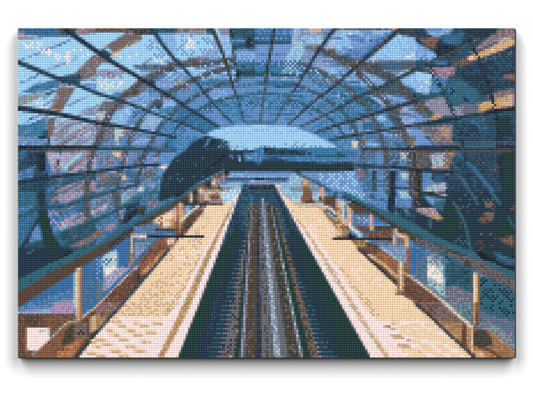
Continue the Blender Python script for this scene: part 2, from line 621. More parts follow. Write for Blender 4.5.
c4 PS 360,320 430,345 420,400 370,400
c4 AhR 318,355 370,355 370,400 318,400
c4 hE/1.6 235,354 432,354
c4 LA/3 441,350 441,400
c4 TE 460,345 533,385 533,400 470,400
@platform_left
px L 222,193 240.5,192 219,252 197.5,308 177.5,358.5 76,358.5 96,333.5 124.5,302 151.5,270.5 168,252.5 176,241.5 185,234 206,204
px LLLM 146,284 185,265 170,316 125,316
px LM*.25 168,252 208,215 200,255 150,300
px W*.12 180,245 205,245 195,300 165,300
px LLM 124,302 168,302 172,318 110,318
px M*.5 200,255 208,250 184,300 170,316 165,314
f2 W 150,95 475,93 533,20 533,400 0,400 0,212
f1 W 533,210 470,290 415,375 533,375
f2 M*.4 140,90 480,85 480,100 150,100
@roof
d5 PPBT 60,0 533,0 533,300 400,220
d5 SPT 40,0 200,0 262,60 200,75 120,30
d5 S*.4 60,0 200,0 220,40 150,30
d5 PBP 200,0 360,0 350,115 250,90
d5 NT 225,20 262,20 255,52 230,45
d5 PB*.5 260,40 350,40 350,110 280,100
d5 T/1.4 200,30 350,60
d5 NK 355,0 400,0 388,150 343,120
d5 BP 400,15 425,15 420,100 398,100
d5 PqS 420,0 522,0 512,50 430,42
d5 q/2 430,12 500,15
d5 PPB 440,42 512,42 500,105 460,100
d5 TB 395,100 460,100 460,130 395,120
d5 GNNT 380,105 533,110 533,215 430,170
d5 TP/3 462,115 485,150
d5 EN 512,15 533,15 533,110 508,110
@railing_right
d4 SSLq 150,0 310,0 300,80 240,110
d4 SPq 170,0 300,0 290,40 200,50
d4 rm*.15 200,20 300,20 300,100 240,100
d4 QLaM 260,65 440,70 430,105 280,102
d4 RHh 315,5 375,5 380,55 300,62
d4 PqW 375,8 425,8 430,70 380,60
d4 BP 455,0 520,0 515,28 458,28
d4 hHE 462,28 533,32 533,150 470,120
d4 hEN*.6 470,35 533,40 533,80 480,75
d4 LA/2.4 450,0 450,95
d4 qM 420,70 470,90 460,150 430,120
d4 MHL 400,100 445,105 470,150 430,150
d4 HhM 425,130 500,140 560,200 560,260 500,215
d4 qW/2.6 435,85 500,110 533,150
d4 PqL 470,110 533,170 533,190 480,150
@platform_right
px L 299,207 319,208 336,227 336,238 349.5,239 361.5,250.5 396,284 404,296 416,302 475,358.5 371.5,358.5 343,308 311.5,252 282,198 285,196
px W*.2 340,255 390,285 360,285 335,262
px W*.15 300,210 330,225 330,245 320,250 305,230
px M*.4 336,262 372,316 382,316 352,280
f5 W 240,125 370,125 370,145 400,155 470,180 520,230 540,260 600,330 700,370 320,375
f6 W 30,125 130,150 330,372 0,372 0,120
f5 W 430,125 533,125 533,370 350,370
f6 @ldash 0,152,70 90,152,60 50,180,70 130,182,50 0,208,60 90,210,70 170,225,50 30,238,70 120,252,70 200,262,60 0,268,60 60,292,80 160,296,70 245,300,50 0,322,60 90,328,80 200,330,60 40,356,70 150,358,70 260,358,60
f5 @ldash 480,170,60 500,215,50 470,320,60 510,345,60 440,175,40
f5 O/2 328,162 360,162
f6 O/1.4 20,332 45,332
f5 O/2 375,228 430,228
f5 M/2 390,240 450,240
f5 O/2.6 420,290 490,296
f5 O/1.6 475,258 500,258
f5 M/2 360,175 400,180
f5 L/3 430,200 490,205
f5 L/3 480,365 533,360
f5 M/2 370,140 400,142
@platform_left
px WLS 238,190 241,192 236,205 230,205
px W 240.5,192 219,252 197.5,308 177.5,358.5 163.5,358.5 189.5,308 213,250 236,200
px MO 163.5,358.5 189.5,308 213,250 232,208 229.5,208 208.5,250 182,308 157.5,358.5
px O*.25 163.5,358.5 189.5,308 213,250 208.5,250 182,308 157.5,358.5
px W 229.5,208 208.5,250 182,308 166,340 160,330 176,306 204.5,250 226,211
px L*.3 229.5,208 219,230 214,232 225,211
px a/1*.4 189.5,308 213,250 234,205
px a/1*.3 157.5,358 182,308 208.5,250
px a/1*.25 168,316 176,306 204.5,250
px a/1*.3 197.5,308 219,252
@platform_right
px W 279,192 311.5,252 343,308 371.5,358.5 385.5,358.5 352.5,308 318,252 287,203 281,192
px LM 385.5,358.5 352.5,308 318,252 300,222 303,222 322,252 357,308 391,358.5
px M*.5 385.5,358.5 352.5,308 318,252 322,252 357,308 391,358.5
px W 303,222 322,252 357,308 375,336 385,326 364.5,308 327,252 306,222
px a/1*.4 385.5,358.5 352.5,308 318,252 300,222
px a/1*.2 375,336 357,308 322,252
px M*.3 286,200 300,222 318,250 312,250
@track
px NNT 243,184 274,184 278.5,192 311.5,252 343,308 371.5,358.5 177.5,358.5 197.5,308 219,252 240.5,192
px GGGN 219,252 197.5,308 177.5,358.5 196,358.5 212,308 229,252 238,225
px GGGN 311.5,252 343,308 371.5,358.5 345,358.5 325,308 303,252 290,225
px NN 229,252 212,308 196,358.5 206,358.5 219,302 233,248 240,225
px TN*.4 206,358.5 219,302 233,248 228,260 212,308 203,358.5
px NNG 250,190 229,252 206,358.5 345,358.5 303,252 275,190
px TTNN 242,190 274,190 282,210 290,235 262,240 240,230 240,210
px T*.4 243,186 255,186 250,215 240,215
px B/2.5 252,196 251,212
px PB/2.4 262,201 263,215
px PB/2 269.5,206 270,214
px K*.4 243,184 274,184 275,189 243,189
px r/1.6*.6 248,185 270,185
@sleepers
@roof
@roof
px @hatch -33 5 1.6 gP .2 17,98 100,60 175,58 200,90 180,130 96,148 17,148
px @hatch -33 4.4 1.5 gV .4 52,118 96,124 150,132 165,146 60,148
px @hatch -33 5 1.6 gVm .3 50,150 160,150 150,180 130,205 55,230
px @hatch -30 5 1.6 TTB .4 50,170 165,165 150,205 60,245
px @hatch 2 4.6 1.8 BTB .35 236,84 300,84 316,98 290,120 240,118
px @hatch 16 4.6 1.8 BTP .3 290,90 330,82 400,100 400,130 330,128 300,122
px @hatch 4 4.4 1.6 PBD .35 300,34 396,30 360,64 305,72
px @hatch 8 5 1.7 TBN .3 330,70 410,64 416,118 400,140 350,110
px @hatch 3 5 1.6 PBT .3 176,72 232,84 236,60 182,50
px KNT/5*.6 424,60 440,84 452,108 460,132 466,160 470,196
px KN/4*.6 470,40 484,70 494,104 500,140 502,180
px TBT/2.6*.7 446,150 462,178 478,204
px hEN/3*.5 60,150 56,172 56,196 62,222
px gEgN/6*.85 178,62 160,72 140,83 122,98 110,114 103,130 95,148 90,160 87,190 87,222
px gHV/2*.5 176,61 158,70 138,80 119,96 106,114 99,130 91,148
px TgE/6*.85 232,60 208,64 186,64 176,66
px gTE/5.4*.8 236,66 212,72 190,82 170,92 154,104 141,120 131,138 123,160 118,180 118,212
px gTN/4.6*.8 238,80 216,86 196,96 178,108 162,124 151,142 142,162 136,186
px BTN/3.4*.8 240,96 220,100 202,108 186,118 174,132 166,146
px gEgN/7.5*.85 350,62 372,66 392,78 408,94 422,112
px gEV/6*.45 422,112 436,128 446,150 448,172
px gEgN/6.5*.75 320,49 342,60 364,78 382,96 396,114 405,134 411,160 412,196
px gTE/5*.8 300,64 326,74 350,90 366,106 378,126 386,150 388,192
px BTE/4*.8 294,84 318,94 340,108 354,126 363,148 366,176
px BTN/3*.7 290,100 314,108 332,120 344,134
px TTN/4*.7 236,76 262,74 302,76
px BTT/3*.7 238,96 262,93 294,96
@roof
d1 GNN 140,0 192,0 205,110 250,290 330,400 200,400 150,190
d1 G 150,150 195,130 240,290 290,400 230,400 180,240
e1 GNN 10,0 420,0 300,60 230,100 10,215
e1 N*.6 10,0 180,0 180,130 10,170
e1 T*.5 60,0 120,10 110,45 80,40
@railing_left
px BBB 17.5,307 53.5,285 76,271 96,258 108,252 130.5,235.5 151.5,222 168,212 176,205 182,200 176,240 138,266 96,308 76,322 17.5,320
px m*.2 50,300 76,285 76,320 40,315
px BPB 17.5,308 40,299 74,288 74,302 17.5,316
px PVB 17.5,311 40,306 74,297 74,315 17.5,315
px Tga*.25 82,270 96,262 104,268 96,300 84,310
px mPq 17,312 40,310 74,305 74,314 17,314
px mmV 55,302 75,300 75,313 50,313
px TTT 17.5,280 50.5,263 74.5,252 96,244.5 123,226.5 147,213 176,198 200,183 200,185.5 176,202 145.5,218 118.5,235.5 96,248.5 53.5,271 17.5,293
px N/1.4*.3 20,287 54,268 80,254
px EhE 17.5,293 53.5,271 96,248.5 118.5,236 108,252 96,258 76,271 53.5,285 17.5,308
px HEN 118.5,235.5 145.5,218 176,202 185,196 185,200 176,205.5 168,211.5 151.5,222 130.5,235.5 106,253
px N*.4 104,246 145.5,218 145,226 104,254
px h*.5 17.5,293 45,276 30,298 17.5,307
d2 BPg 250,230 330,220 405,200 412,280 250,285
d2 LLWA 375,200 400,175 470,140 533,105 533,240 420,235 405,210
d2 HR*.6 420,155 445,155 445,235 420,235
d2 R/2 510,180 510,235
d2 EhN/3 405,255 533,256
d2 PB/3 405,275 533,278
d2 PTmV 255,300 405,300 360,350 262,400 255,400
d2 T/1.5 260,325 370,322
d2 HhR 400,325 470,300 533,300 533,345 480,395 340,400
d2 LQ 470,315 533,302 520,345 490,360 475,350
d2 hE/2.2 330,296 533,297
e2 mVP 255,0 345,0 270,65 255,100
e2 P*.4 0,60 40,50 40,200 0,240
e2 qqWS 38,72 60,45 140,10 146,130 130,180 55,210
e2 B*.2 40,70 140,10 140,70 60,120
e2 W 55,150 130,115 130,140 60,192
e2 mVq 55,200 150,130 230,130 130,225 50,300
e2 m*.5 150,135 225,100 225,140 140,190
e2 BaH 0,230 40,220 40,330 0,350
e2 Hhm 225,0 252,0 252,130 225,125
e2 RA/1 235,0 235,110
@parapet_left
px hhH 168,250 176,241 168,252.5 151.5,270.5 124.5,302 96,333.5 76,358.5 17.5,358.5 17.5,315 50,314 76,317 84,315 96,308 138,268 146,258 153,248 166,246
e2 HhR 290,110 275,120 300,60 380,0 500,0 470,30 370,150 330,180
e2 EhH*.5 300,60 380,0 430,0 300,110
e2 ARA 285,190 315,140 400,60 460,10 455,45 410,90 330,170
e2 RH*.5 300,90 440,10 460,30 320,150
e2 EGN 268,160 290,160 300,200 275,235 268,235
e2 hhH 270,140 268,240 170,370 110,400 20,400
f1 hHE*.6 10,75 400,85 330,140 220,260 225,175 70,170 10,170
f1 HHh 200,80 400,80 330,140 220,240 215,175 200,150
f1 EhN*.5 60,80 160,80 150,140 60,140
f1 HEh*.7 10,170 68,170 75,370 10,370
f1 hHR 100,355 340,150 400,125 440,120 470,240 380,370 110,370
f1 EGh 330,195 385,140 385,262 300,290
f1 RRA 262,335 440,240 425,290 365,372 275,372
f1 h*.4 265,320 350,290 340,330 265,350
f1 HhV 386,140 478,140 478,240 390,240
f1 K*.15 386,140 478,140 478,240 390,240
f1 MOL 490,108 545,75 600,60 600,130 533,190 495,205
f2 hHm 0,10 60,0 190,0 60,110 0,90
f2 RN*.2 0,30 120,20 60,90 0,80
f2 OME 0,85 72,90 60,130 0,200
f1 E/2.4 486,100 484,215
f1 HO/1.5 390,118 480,105
px KNT/2.4 169,250 151.5,270.5 124.5,302 96,333.5
px EKN/3.5 97,332 76,358
px LqA/2 138,266 117,286 96,307 77,321
px Lqa/1.6 77,320 67,323 47.5,341 32,355
@sign_left
px W 26.5,328 49,328 49.5,339 38.5,350 27.5,351
px LA/1 26.5,328 26.5,351
px qa/1.4 40,331 46,331
px q/1.2 49,329 49.5,339
@post_left
px q 73.5,274 76,272 76,308 73.5,308
px LL 75.8,272 78.5,270 78.5,318 75.8,318
px MR 78.3,270 80.6,268.5 80.6,319 78.3,319
px HR 80.4,268.5 82.6,267.5 82.6,319 80.4,319
px W/1.5 76,270 81,268
@post_mid_left
d2 LW/2.8 245,291 330,294
d2 AM/3 238,290 238,400
d2 L/1.2 233,290 233,400
@railing_left
d3 hEN 0,55 180,0 160,60 60,80 0,75
d3 RHM 0,85 55,80 70,180 40,230 30,290 0,290
d3 L/2.6 98,10 102,70
d3 LA/3 28,80 38,180
d3 SqB 60,90 110,80 90,150 52,165
d3 LWq/2.8 30,195 150,90
d3 hHE/6 50,265 110,190 165,125
d3 hmH/3 145,120 195,95
d3 hRE/4 5,200 10,290
d3 QhLq 150,0 305,0 305,62 150,68
d3 hHE 228,20 292,20 292,55 228,50
d3 LA*.5 200,0 305,0 305,20 200,20
@platform_left
d3 SSW 302,0 415,0 380,65 345,75 305,70
d3 K/2.5 60,76 308,76
px KN/2.6 150,236.6 203,236.6
d3 r/1.6 0,312 15,325
d3 K/1.4 75,238 105,213
d3 a/1.5 142,255 144,278
d3 a/1.4 175,165 178,168
d3 a/1.4 205,165 208,168
f2 @dash 130,130,60 165,160,60 270,133,40 315,163,55 405,135,65 90,187,50 225,187,60 365,197,80 125,217,60 275,219,70 30,245,60 180,250,60 330,260,60 70,284,75 230,290,70 125,325,70 290,325,70 30,354,60 185,356,70 0,300,40
f1 @dash 500,340,60 520,270,40
@railing_right
px BBP 336,194 358,205 384,220 420,240 450,254 489,278 515,291.5 515,350 470,330 416,285 396,262 372,247 336,225
d5 QqM 0,40 60,60 110,120 110,230 60,300 0,300
d5 MHL 0,100 40,150 60,230 50,300 0,300
d5 rhM*.5 0,90 60,130 60,300 0,290
d5 qL/2.6 45,70 50,205
d5 BP/3 65,95 66,170
d5 LA/3 88,75 92,215
d5 q/2 48,80 85,78
d5 BBm 108,150 225,152 218,215 108,212
d5 mS*.4 150,160 210,180 210,212 120,205
d5 B 250,158 340,200 340,215 255,215
d5 HhEr 100,222 375,235 385,335 240,325 170,262
d5 VP/1.5 260,215 340,215
d5 T/2.2 170,263 290,262
d5 GE/3.2 275,238 365,238
d5 E 70,75 120,70 240,125 300,160 250,160 230,140 130,145 110,120
d5 Eh*.6 100,90 230,130 225,150 120,140
d5 EhG 250,150 330,150 430,220 533,285 533,340 470,290 380,262 370,225
d5 Wq/3.8 95,225 165,290
d5 qA/2 10,150 60,215
d5 hHM 58,225 90,230 90,300 62,300
d5 LM 0,255 30,255 50,300 0,300
d5 OMh 95,318 205,320 200,400 160,385
d5 Eh 200,328 285,358 280,400 205,400
d5 W/2 205,322 212,326
d5 R 280,365 315,400 285,400
d5 amVB 275,345 380,352 465,350 460,400 315,400
d5 LqA/4 398,255 405,285 465,300
d5 LA/4 470,295 476,400
d5 LA/3 385,300 390,340
d5 gHR 405,310 462,310 462,340 410,335
d5 BP 485,345 533,340 533,400 485,400
@platform_right
px KN/2.6 334,238.7 392,238.7
@post_mid_right
d5 AL/3.2 236,158 240,250
d5 m/1.2 225,160 226,215
@railing_right
px TTT 345,192 376,207 399,216 416,224 435.5,236 458,246 476,252 482,258.5 515,271 515,281 477.5,260 452,251 428,239 400.5,227 381,214.5 357,202.5 336,193
px TB/2 336,192 372,208
px gEg 416,236 432,242 450,252 477.5,259 515,280.5 515,291.5 489.5,278 470,267.5 440,254 416,243
px H*.08 420,238 452,251 500,274 480,268 440,252
px H/1*.4 430,240 478,260 515,280
px T/1.4 416,233 440,247
e7 N/2 40,60 110,110 190,130
e7 EN 165,85 205,90 205,160 170,125
e7 T*.5 0,20 90,60 150,90 100,110 0,50
e7 BT/2 160,25 270,80 370,100
e7 NTB 340,60 500,80 500,130 420,110
e7 GN 270,20 500,20 500,60 400,50 340,70
e7 T 350,30 400,30 420,50 500,70 500,85 400,75
e7 B/1.5 380,55 470,75
d6 GBT/1.5 0,345 60,380
e6 BgVT 0,0 60,10 75,40 75,250 0,205
e6 B*.5 0,0 90,20 60,100 0,110
e6 mVT 60,20 140,40 200,90 190,120 80,60
@sign_right
e6 qqSa 75,50 190,110 195,335 75,245
e6 mRg*.3 80,60 190,110 190,150 80,95
e6 Rmg*.35 80,210 190,250 190,320 80,245
e6 W 76,112 105,108 150,150 190,190 190,240 150,232 110,200 78,190
e6 q*.25 76,112 105,108 190,190 190,240 110,200
@railing_right
e6 TTTN 195,92 380,130 380,310 195,265
e6 NT/1.8 200,152 365,156
e6 N/1.5 290,200 350,150
e6 N/1.5 320,232 355,205
e6 gVg 195,262 265,250 370,300 385,400 245,400 195,340
e7 TTTT 265,190 330,200 400,245 500,292 500,400 265,400
e7 NK*.28 268,195 340,205 500,300 500,360 268,380
f7 TTTT 265,0 500,0 500,130 400,120 265,60
f7 NK*.25 265,0 500,0 500,110 300,40
f7 gVT 265,55 400,110 500,125 500,330 265,160
f7 gVa 160,0 222,0 222,140 180,120
f6 gVaT 190,0 380,0 380,150 340,140
f7 amVT 268,145 325,140 500,235 500,320
f7 r*.05 268,150 325,140 500,235 500,320
@parapet_right
px hHh 357,248 372,247 396,262 410,272 416,283 450,305 476,328 485,330 515,353 515,358.5 475,358.5 416,303 404,296 396,284
e5 RHh 200,0 290,0 420,82 420,200 400,215
e5 R*.6 300,30 400,80 410,140 320,90
e5 EH 200,0 280,0 275,42 210,30
e5 A*.5 240,35 300,55 300,80 260,70
e5 MOL/3.6 225,50 330,120 405,190
e5 K/2.2 150,5 220,70 300,145 400,235
e5 mVaP 305,0 470,0 470,95 440,100
e5 qS/1.5 305,5 430,92
e5 RH 470,0 492,0 492,160 455,155 470,100
e5 B 492,0 533,0 533,170 492,160
e5 BPT*.4 492,90 533,90 533,200 492,160
e5 LM/2.2 450,165 490,185 533,222
e5 hEH 450,190 533,230 533,360 460,295
e6 hHh 0,240 190,395 300,400 120,400 0,380
e6 KE/2 0,372 25,400
f6 HhV 20,0 190,0 330,140 320,290 170,160
f6 h*.4 60,20 160,10 220,70 120,90
f6 OMH 170,130 315,140 312,290 200,200 140,120
f6 h/3 320,140 318,290
f6 OMH 338,155 385,160 385,345 335,305
f6 L/1.1 378,185 378,345
f7 RHHM 230,175 330,185 500,335 500,372 350,372 220,350
f7 HO/1.5 180,150 240,165
f7 EEhG 222,205 255,180 300,185 345,240 350,290 290,300 225,290
f7 RAR 232,305 320,320 400,372 250,372
f7 AAL 232,325 300,340 300,372 245,372
f7 hE/2.5 260,300 330,320 400,368
f7 MR/1.8 330,190 500,335
e6 LLA/2.6 0,215 90,285 180,355 240,400
f6 LLq/3.4 185,0 290,95 372,165
f6 NEK/2.6 0,12 100,100 280,268 390,370
f6 a/1.2*.4 130,150 260,265
@post_far_right
e5 HMH 410,110 455,105 460,165 452,290 452,305 402,305 415,200
e5 LLM 420,95 447,100 447,280 425,280
e5 LW/2 425,105 442,103
e5 h/1.6 402,306 455,308
@post_right
e7 RH 218,165 230,165 230,400 218,400
e7 LL 226,165 245,165 245,400 226,400
e7 MM 243,168 256,170 256,400 243,400
e7 H 254,170 268,172 268,400 254,400
f7 RH 218,0 230,0 230,145 218,145
f7 MA 228,0 240,0 240,150 228,145
f7 HH 240,0 265,0 263,155 240,150
f7 h/1.6 252,70 250,155
@trees
px @hatch -42 7 1.6 TGT .3 168,188 198,142 226,140 226,166 190,186
px @hatch -42 9 1.6 K .3 168,188 198,142 226,140 226,166 190,186
@roof
px KN/4.8>1.8 66,30 96,51 115.5,64 136.5,76 147,83 156,88 176,100 192.5,111 207,120 219.5,127.5
px KNT/4.6>1.8 17.5,62 43,72.5 58,78.5 75,84 96,93 126,102.5 150,112 176,121.5 185,124.5 205,133
px KN/5.4>2.1 17.5,108 58,114 96,122.5 136.5,129.5 176,137.5
px KN/3.2 17.5,147.5 96,147.2
px hE/1.6 30,150.5 96,149.5 176,151
px N/1.8 96,149.2 176,150.2
px NK/2.7 17.5,182 40,179 76,174 96,171.5 136.5,166 160,164.5
px NT/2.7 17.5,217.5 38,208 60,207 76,203 96,196.5 118,189 140,184
px NT/2.7 59.5,236 96,220 118,210 140,201
px NKT/4>1.8 151,28 163.5,46 176,61 185,69.5 198.5,84.5 212,102 232,123.5
px KE/3.8>1.6 212,28 221,48.5 227,65 232,84 237.5,98
px TN/1.9 237.5,97 244,121
px KE/2.5 274.5,28 270,56 267,71 266,84
px ET/1.8 266,84 263,104 260.5,122
px KNE/4>1.5 336,28 331,33.5 316,54.5 305.5,72.5 298,85 292,93
px ET/1.8 292,93 275.5,120.5
px KNE/4.3>1.6 402,28 372,53.5 352.5,69.5 338,84 316,100 288,125
px r/1.3*.3 400,29 372,52 352,68 
px KTE/4>1.7 416,69.5 388,84 358.5,97 336,110 325,115 301,127
px KNE/3.5>1.7 416,101 381,111.5 355.5,120 336,125.5 316,132.5
px KEN/2.5 490,112 456,118 416,124.5 373.5,132 336,138.5
px KK/4 488,112 515,108.5
px KN/2.9 429,123.5 460,118
px NK/2.5 363,149.8 416,149.3
px KN/3.2 416,148 458,147.6
px HE/1.6 363,151.2 416,151 515,150.5
px NK/2.7 356,166 396,167 416,170 453,172
px TNK/1.6 330,139.5 336,139
px NKT 98,51 104,49 112,55 108,60 103,58
px NKT*.4 60,80 70,78 84,86 80,90 70,86
a1 TNN 290,345 400,335 430,380 300,390
'''
PAL = dict(K=(14,22,38), N=(28,48,76), G=(20,58,48), T=(42,100,118), C=(50,126,168), B=(54,108,162), D=(40,78,138),
 P=(114,152,208), S=(160,208,240), s=(140,184,230), W=(251,226,224), L=(243,212,177), M=(206,172,130), O=(174,136,86),
 A=(208,156,104), R=(172,104,66), H=(132,90,66), h=(96,66,56), E=(78,66,52), g=(104,106,116), V=(138,138,164),
 m=(182,148,190), q=(170,208,198), a=(108,168,156), r=(164,84,74), Q=(206,172,166))
NX, NY, SS = 216, 143, 3
X0, Y0, X1, Y1 = 17.8, 28.0, 515.0, 357.6
PX, PY = (X1-X0)/NX, (Y1-Y0)/NY
def paint(data):
    W_, H_ = NX*SS, NY*SS
    rng = np.random.RandomState(7)
    img = np.zeros((H_, W_, 3), np.float32); reg = np.zeros((H_, W_), np.int16)
    sx = X0+(np.arange(W_)+.5)*PX/SS; sy = Y0+(np.arange(H_)+.5)*PY/SS
    GX, GY = np.meshgrid(sx, sy)
    names = []; cur = 0
    lin = {k: (np.array(v)/255.0).astype(np.float32) for k, v in PAL.items()}
    def fill(mask, b, cols, dens, ax):
        y0, y1, x0, x1 = b
        hh, ww = NY+1, NX+1
        cs = np.stack([lin[c] for c in cols]); avg = cs.mean(0)
        cy0, cx0 = y0//SS, x0//SS
        n = rng.randint(0, len(cols), (hh, ww)); d = rng.rand(hh, ww)
        iy = (np.arange(y0, y1)//SS)[:, None]; ix = (np.arange(x0, x1)//SS)[None]
        # diffused noise: neighbours repel a little for a dithered look
        chk = ((iy+ix) % 2)
        pick = cs[n[iy, ix]]
        c = pick*.3+avg*.7
        m = mask
        if dens < 1: m = m & ((d[iy, ix]*.62+.38*chk) < dens)
        img[y0:y1, x0:x1][m] = c[m]; reg[y0:y1, x0:x1][m] = cur
    def bounds(xs, ys):
        x0 = max(0, int((min(xs)-X0)/PX*SS)-1); x1 = min(W_, int((max(xs)-X0)/PX*SS)+2)
        y0 = max(0, int((min(ys)-Y0)/PY*SS)-1); y1 = min(H_, int((max(ys)-Y0)/PY*SS)+2)
        return y0, y1, x0, x1
    def poly(pts, cols, dens):
        xs = [p[0] for p in pts]; ys = [p[1] for p in pts]
        b = bounds(xs, ys)
        if b[0] >= b[1] or b[2] >= b[3]: return
        gx = GX[b[0]:b[1], b[2]:b[3]]; gy = GY[b[0]:b[1], b[2]:b[3]]
        ins = np.zeros(gx.shape, bool)
        for i in range(len(pts)):
            (ax, ay), (bx, by) = pts[i], pts[i-1]
            if ay == by: continue
            ins ^= ((ay > gy) != (by > gy)) & (gx < (bx-ax)*(gy-ay)/(by-ay)+ax)
        fill(ins, b, cols, dens, 0)
    def line(pts, w0, w1, cols, dens):
        n = len(pts)-1
        tot = None
        xs = [p[0] for p in pts]; ys = [p[1] for p in pts]; w = max(w0, w1)
        b = bounds([min(xs)-w, max(xs)+w], [min(ys)-w, max(ys)+w])
        if b[0] >= b[1] or b[2] >= b[3]: return
        gx = GX[b[0]:b[1], b[2]:b[3]]; gy = GY[b[0]:b[1], b[2]:b[3]]
        ins = np.zeros(gx.shape, bool)
        for i in range(n):
            (ax, ay), (bx, by) = pts[i], pts[i+1]
            dx, dy = bx-ax, by-ay; L2 = dx*dx+dy*dy+1e-9
            t = np.clip(((gx-ax)*dx+(gy-ay)*dy)/L2, 0, 1)
            dd = np.hypot(gx-ax-t*dx, gy-ay-t*dy)
            ww = w0+(w1-w0)*(i+t)/n
            ins |= dd < ww/2
        fill(ins, b, cols, dens, 0)
    for ln in data.strip().splitlines():
        if ln[0] == '@':
            nm = ln[1:].strip()
            if nm == 'sleepers':   # cross ties showing as rows at both sides of the track
                cur = names.index('track')
                for row in range(72, NY):
                    y = Y0+(row+.5)*PY; f = (y-190)/167.0
                    if f < .08: continue
                    on = row % 2 == 0
                    j = rng.rand(4)*5*f
                    def seg(a, b, c, d=1.0): line([(a, y), (b, y)], PY*.9, PY*.9, c, d)
                    L, Rr = 258, 262
                    if on:
                        seg(L-52*f+j[0], L-40*f, 'TTN'); seg(L-40*f, L-31*f, 'g', .9); seg(L-31*f, L-24*f, 'VgE', .9)
                        seg(Rr+60*f, Rr+74*f-j[1], 'TTN', .85); seg(Rr+50*f, Rr+60*f, 'gV', .9); seg(Rr+42*f, Rr+50*f, 'VEg', .9)
                    else:
                        seg(L-42*f+j[2], L-31*f, 'NE', .9); seg(L-34*f, L-29*f, 'g', .6)
                        seg(Rr+50*f, Rr+58*f, 'NE', .9)
                # columns that run along the track
                def col(x0t, x1t, x0b, x1b, c, d=1.0, yt=205.0):
                    k = (yt-192)/166.5
                    poly([(x0t+(x0b-x0t)*k, yt), (x1t+(x1b-x1t)*k, yt), (x1b, 358.5), (x0b, 358.5)], c, d)
                col(250, 251.5, 230, 235, 'gH', .5); col(250, 251.5, 228, 236, 'M', .04, 290)
                col(251, 252.5, 235.5, 240, 'G'); col(252, 253.2, 240, 243.8, 'V'); col(252, 253.2, 241, 243.5, 'm', .5, 230)
                col(253, 257, 244.5, 256, 'E'); col(253, 257, 244.5, 256, 'Eg', .35)
                col(257, 258.5, 256, 262, 'N'); col(257, 258.5, 256, 262, 'E', .25)
                col(258.5, 261, 262, 273, 'g'); col(258.5, 261, 266, 269, 'E', .5)
                col(261, 263.5, 274, 282, 'VVq', 1, 198); col(261, 263.5, 276, 280, 'q', .3, 225); col(262.8, 263.8, 281, 289, 'g')
                col(264, 268, 289.5, 300, 'E'); col(264, 268, 290, 299, 'g', .15); col(264, 268, 290, 299, 'G', .2)
                col(268, 269.2, 300.5, 304, 'V'); col(268, 269, 301, 303.5, 'q', .4, 240)
                col(269.2, 271, 304, 311, 'G'); col(271, 273.5, 311, 319, 'HgE', .8)
                continue
            if nm not in names: names.append(nm)
            cur = names.index(nm); continue
        tk = ln.split()
        if tk[0] == 'px': ox, oy, sc = 0, 0, 1
        else:
            ox = {'1':16,'2':96,'3':176,'4':256,'5':336,'6':416,'7':440}[tk[0][1]]
            oy = {'a':26,'b':80,'c':136,'d':192,'e':248,'f':302}[tk[0][0]]; sc = 1/6.6625
        if tk[1] == '@hatch':
            ang, sp, wd, cols, dens = float(tk[2]), float(tk[3]), float(tk[4]), tk[5], float(tk[6])
            pts = [tuple(map(float, t.split(','))) for t in tk[7:]]
            pts = [(ox+x*sc, oy+y*sc) for x, y in pts]
            b = bounds([q[0] for q in pts], [q[1] for q in pts])
            gx = GX[b[0]:b[1], b[2]:b[3]]; gy = GY[b[0]:b[1], b[2]:b[3]]
            ins = np.zeros(gx.shape, bool)
            for i in range(len(pts)):
                (ax, ay), (bx, by) = pts[i], pts[i-1]
                if ay == by: continue
                ins ^= ((ay > gy) != (by > gy)) & (gx < (bx-ax)*(gy-ay)/(by-ay)+ax)
            t = math.radians(ang); u = gx*math.cos(t)+gy*math.sin(t); v = -gx*math.sin(t)+gy*math.cos(t)
            k = np.floor(v/sp).astype(int); jit = rng.rand(4000)
            v2 = v/sp-k+(jit[k % 3989]-.5)*.35
            seg = np.floor((u+jit[(k*7) % 3989]*40)/(sp*2.4)).astype(int)
            on = jit[(seg*31+k*17) % 3989] < dens
            fill(ins & on & (np.abs(v2-.5) < wd/sp/2), b, cols, 1, 0)
            continue
        if tk[1] == '@ldash':
            for t in tk[2:]:
                x, y, w = map(float, t.split(','))
                x = ox+x*sc; y = oy+y*sc; w *= sc
                yc = Y0+round((y-Y0)/PY)*PY
                poly([(x-w*.6,yc-PY),(x+w*.4,yc-PY),(x+w*.4,yc),(x-w*.6,yc)], 'L', 1)
                poly([(x-w*.4,yc),(x+w*.6,yc),(x+w*.6,yc+PY),(x-w*.4,yc+PY)], 'L', 1)
            continue
        if tk[1] == '@dash':
            for t in tk[2:]:
                x, y, w = map(float, t.split(','))
                x = ox+x*sc; y = oy+y*sc; w *= sc
                yc = Y0+round((y-Y0)/PY)*PY            # two whole rows of tiles: a light one over a darker one
                poly([(x-w*.6,yc-PY),(x+w*.4,yc-PY),(x+w*.4,yc),(x-w*.6,yc)], 'L', 1)
                poly([(x-w*.45,yc),(x+w*.6,yc),(x+w*.6,yc+PY),(x-w*.45,yc+PY)], 'MMML', 1)
            continue
        spec = tk[1]; dens = 1.0; wid = None; w1 = None
        if '*' in spec: spec, dd = spec.split('*'); dens = float(dd)
        if '/' in spec:
            spec, ws = spec.split('/')
            if '>' in ws: a, b = ws.split('>'); wid, w1 = float(a), float(b)
            else: wid = w1 = float(ws)
        pts = [tuple(map(float, t.split(','))) for t in tk[2:]]
        pts = [(ox+x*sc, oy+y*sc) for x, y in pts]
        if wid is None: poly(pts, spec, dens)
        else: line(pts, wid, w1, spec, dens)
    # cell averages, then error diffusion to the palette
    small = img.reshape(NY, SS, NX, SS, 3).mean((1, 3))
    small += rng.normal(0, .006, small.shape[:2])[..., None]
    keys = list(PAL); pal = np.stack([lin[k] for k in keys])
    # a few in-between drill colours
    pal = np.concatenate([pal, np.array([(70,86,110),(86,122,150),(150,112,84),(198,190,190),(92,140,196),(36,76,96),(24,52,62),(146,176,208),(108,150,182),(148,134,152),(96,110,140),(118,100,84),(146,104,100)])/255.])
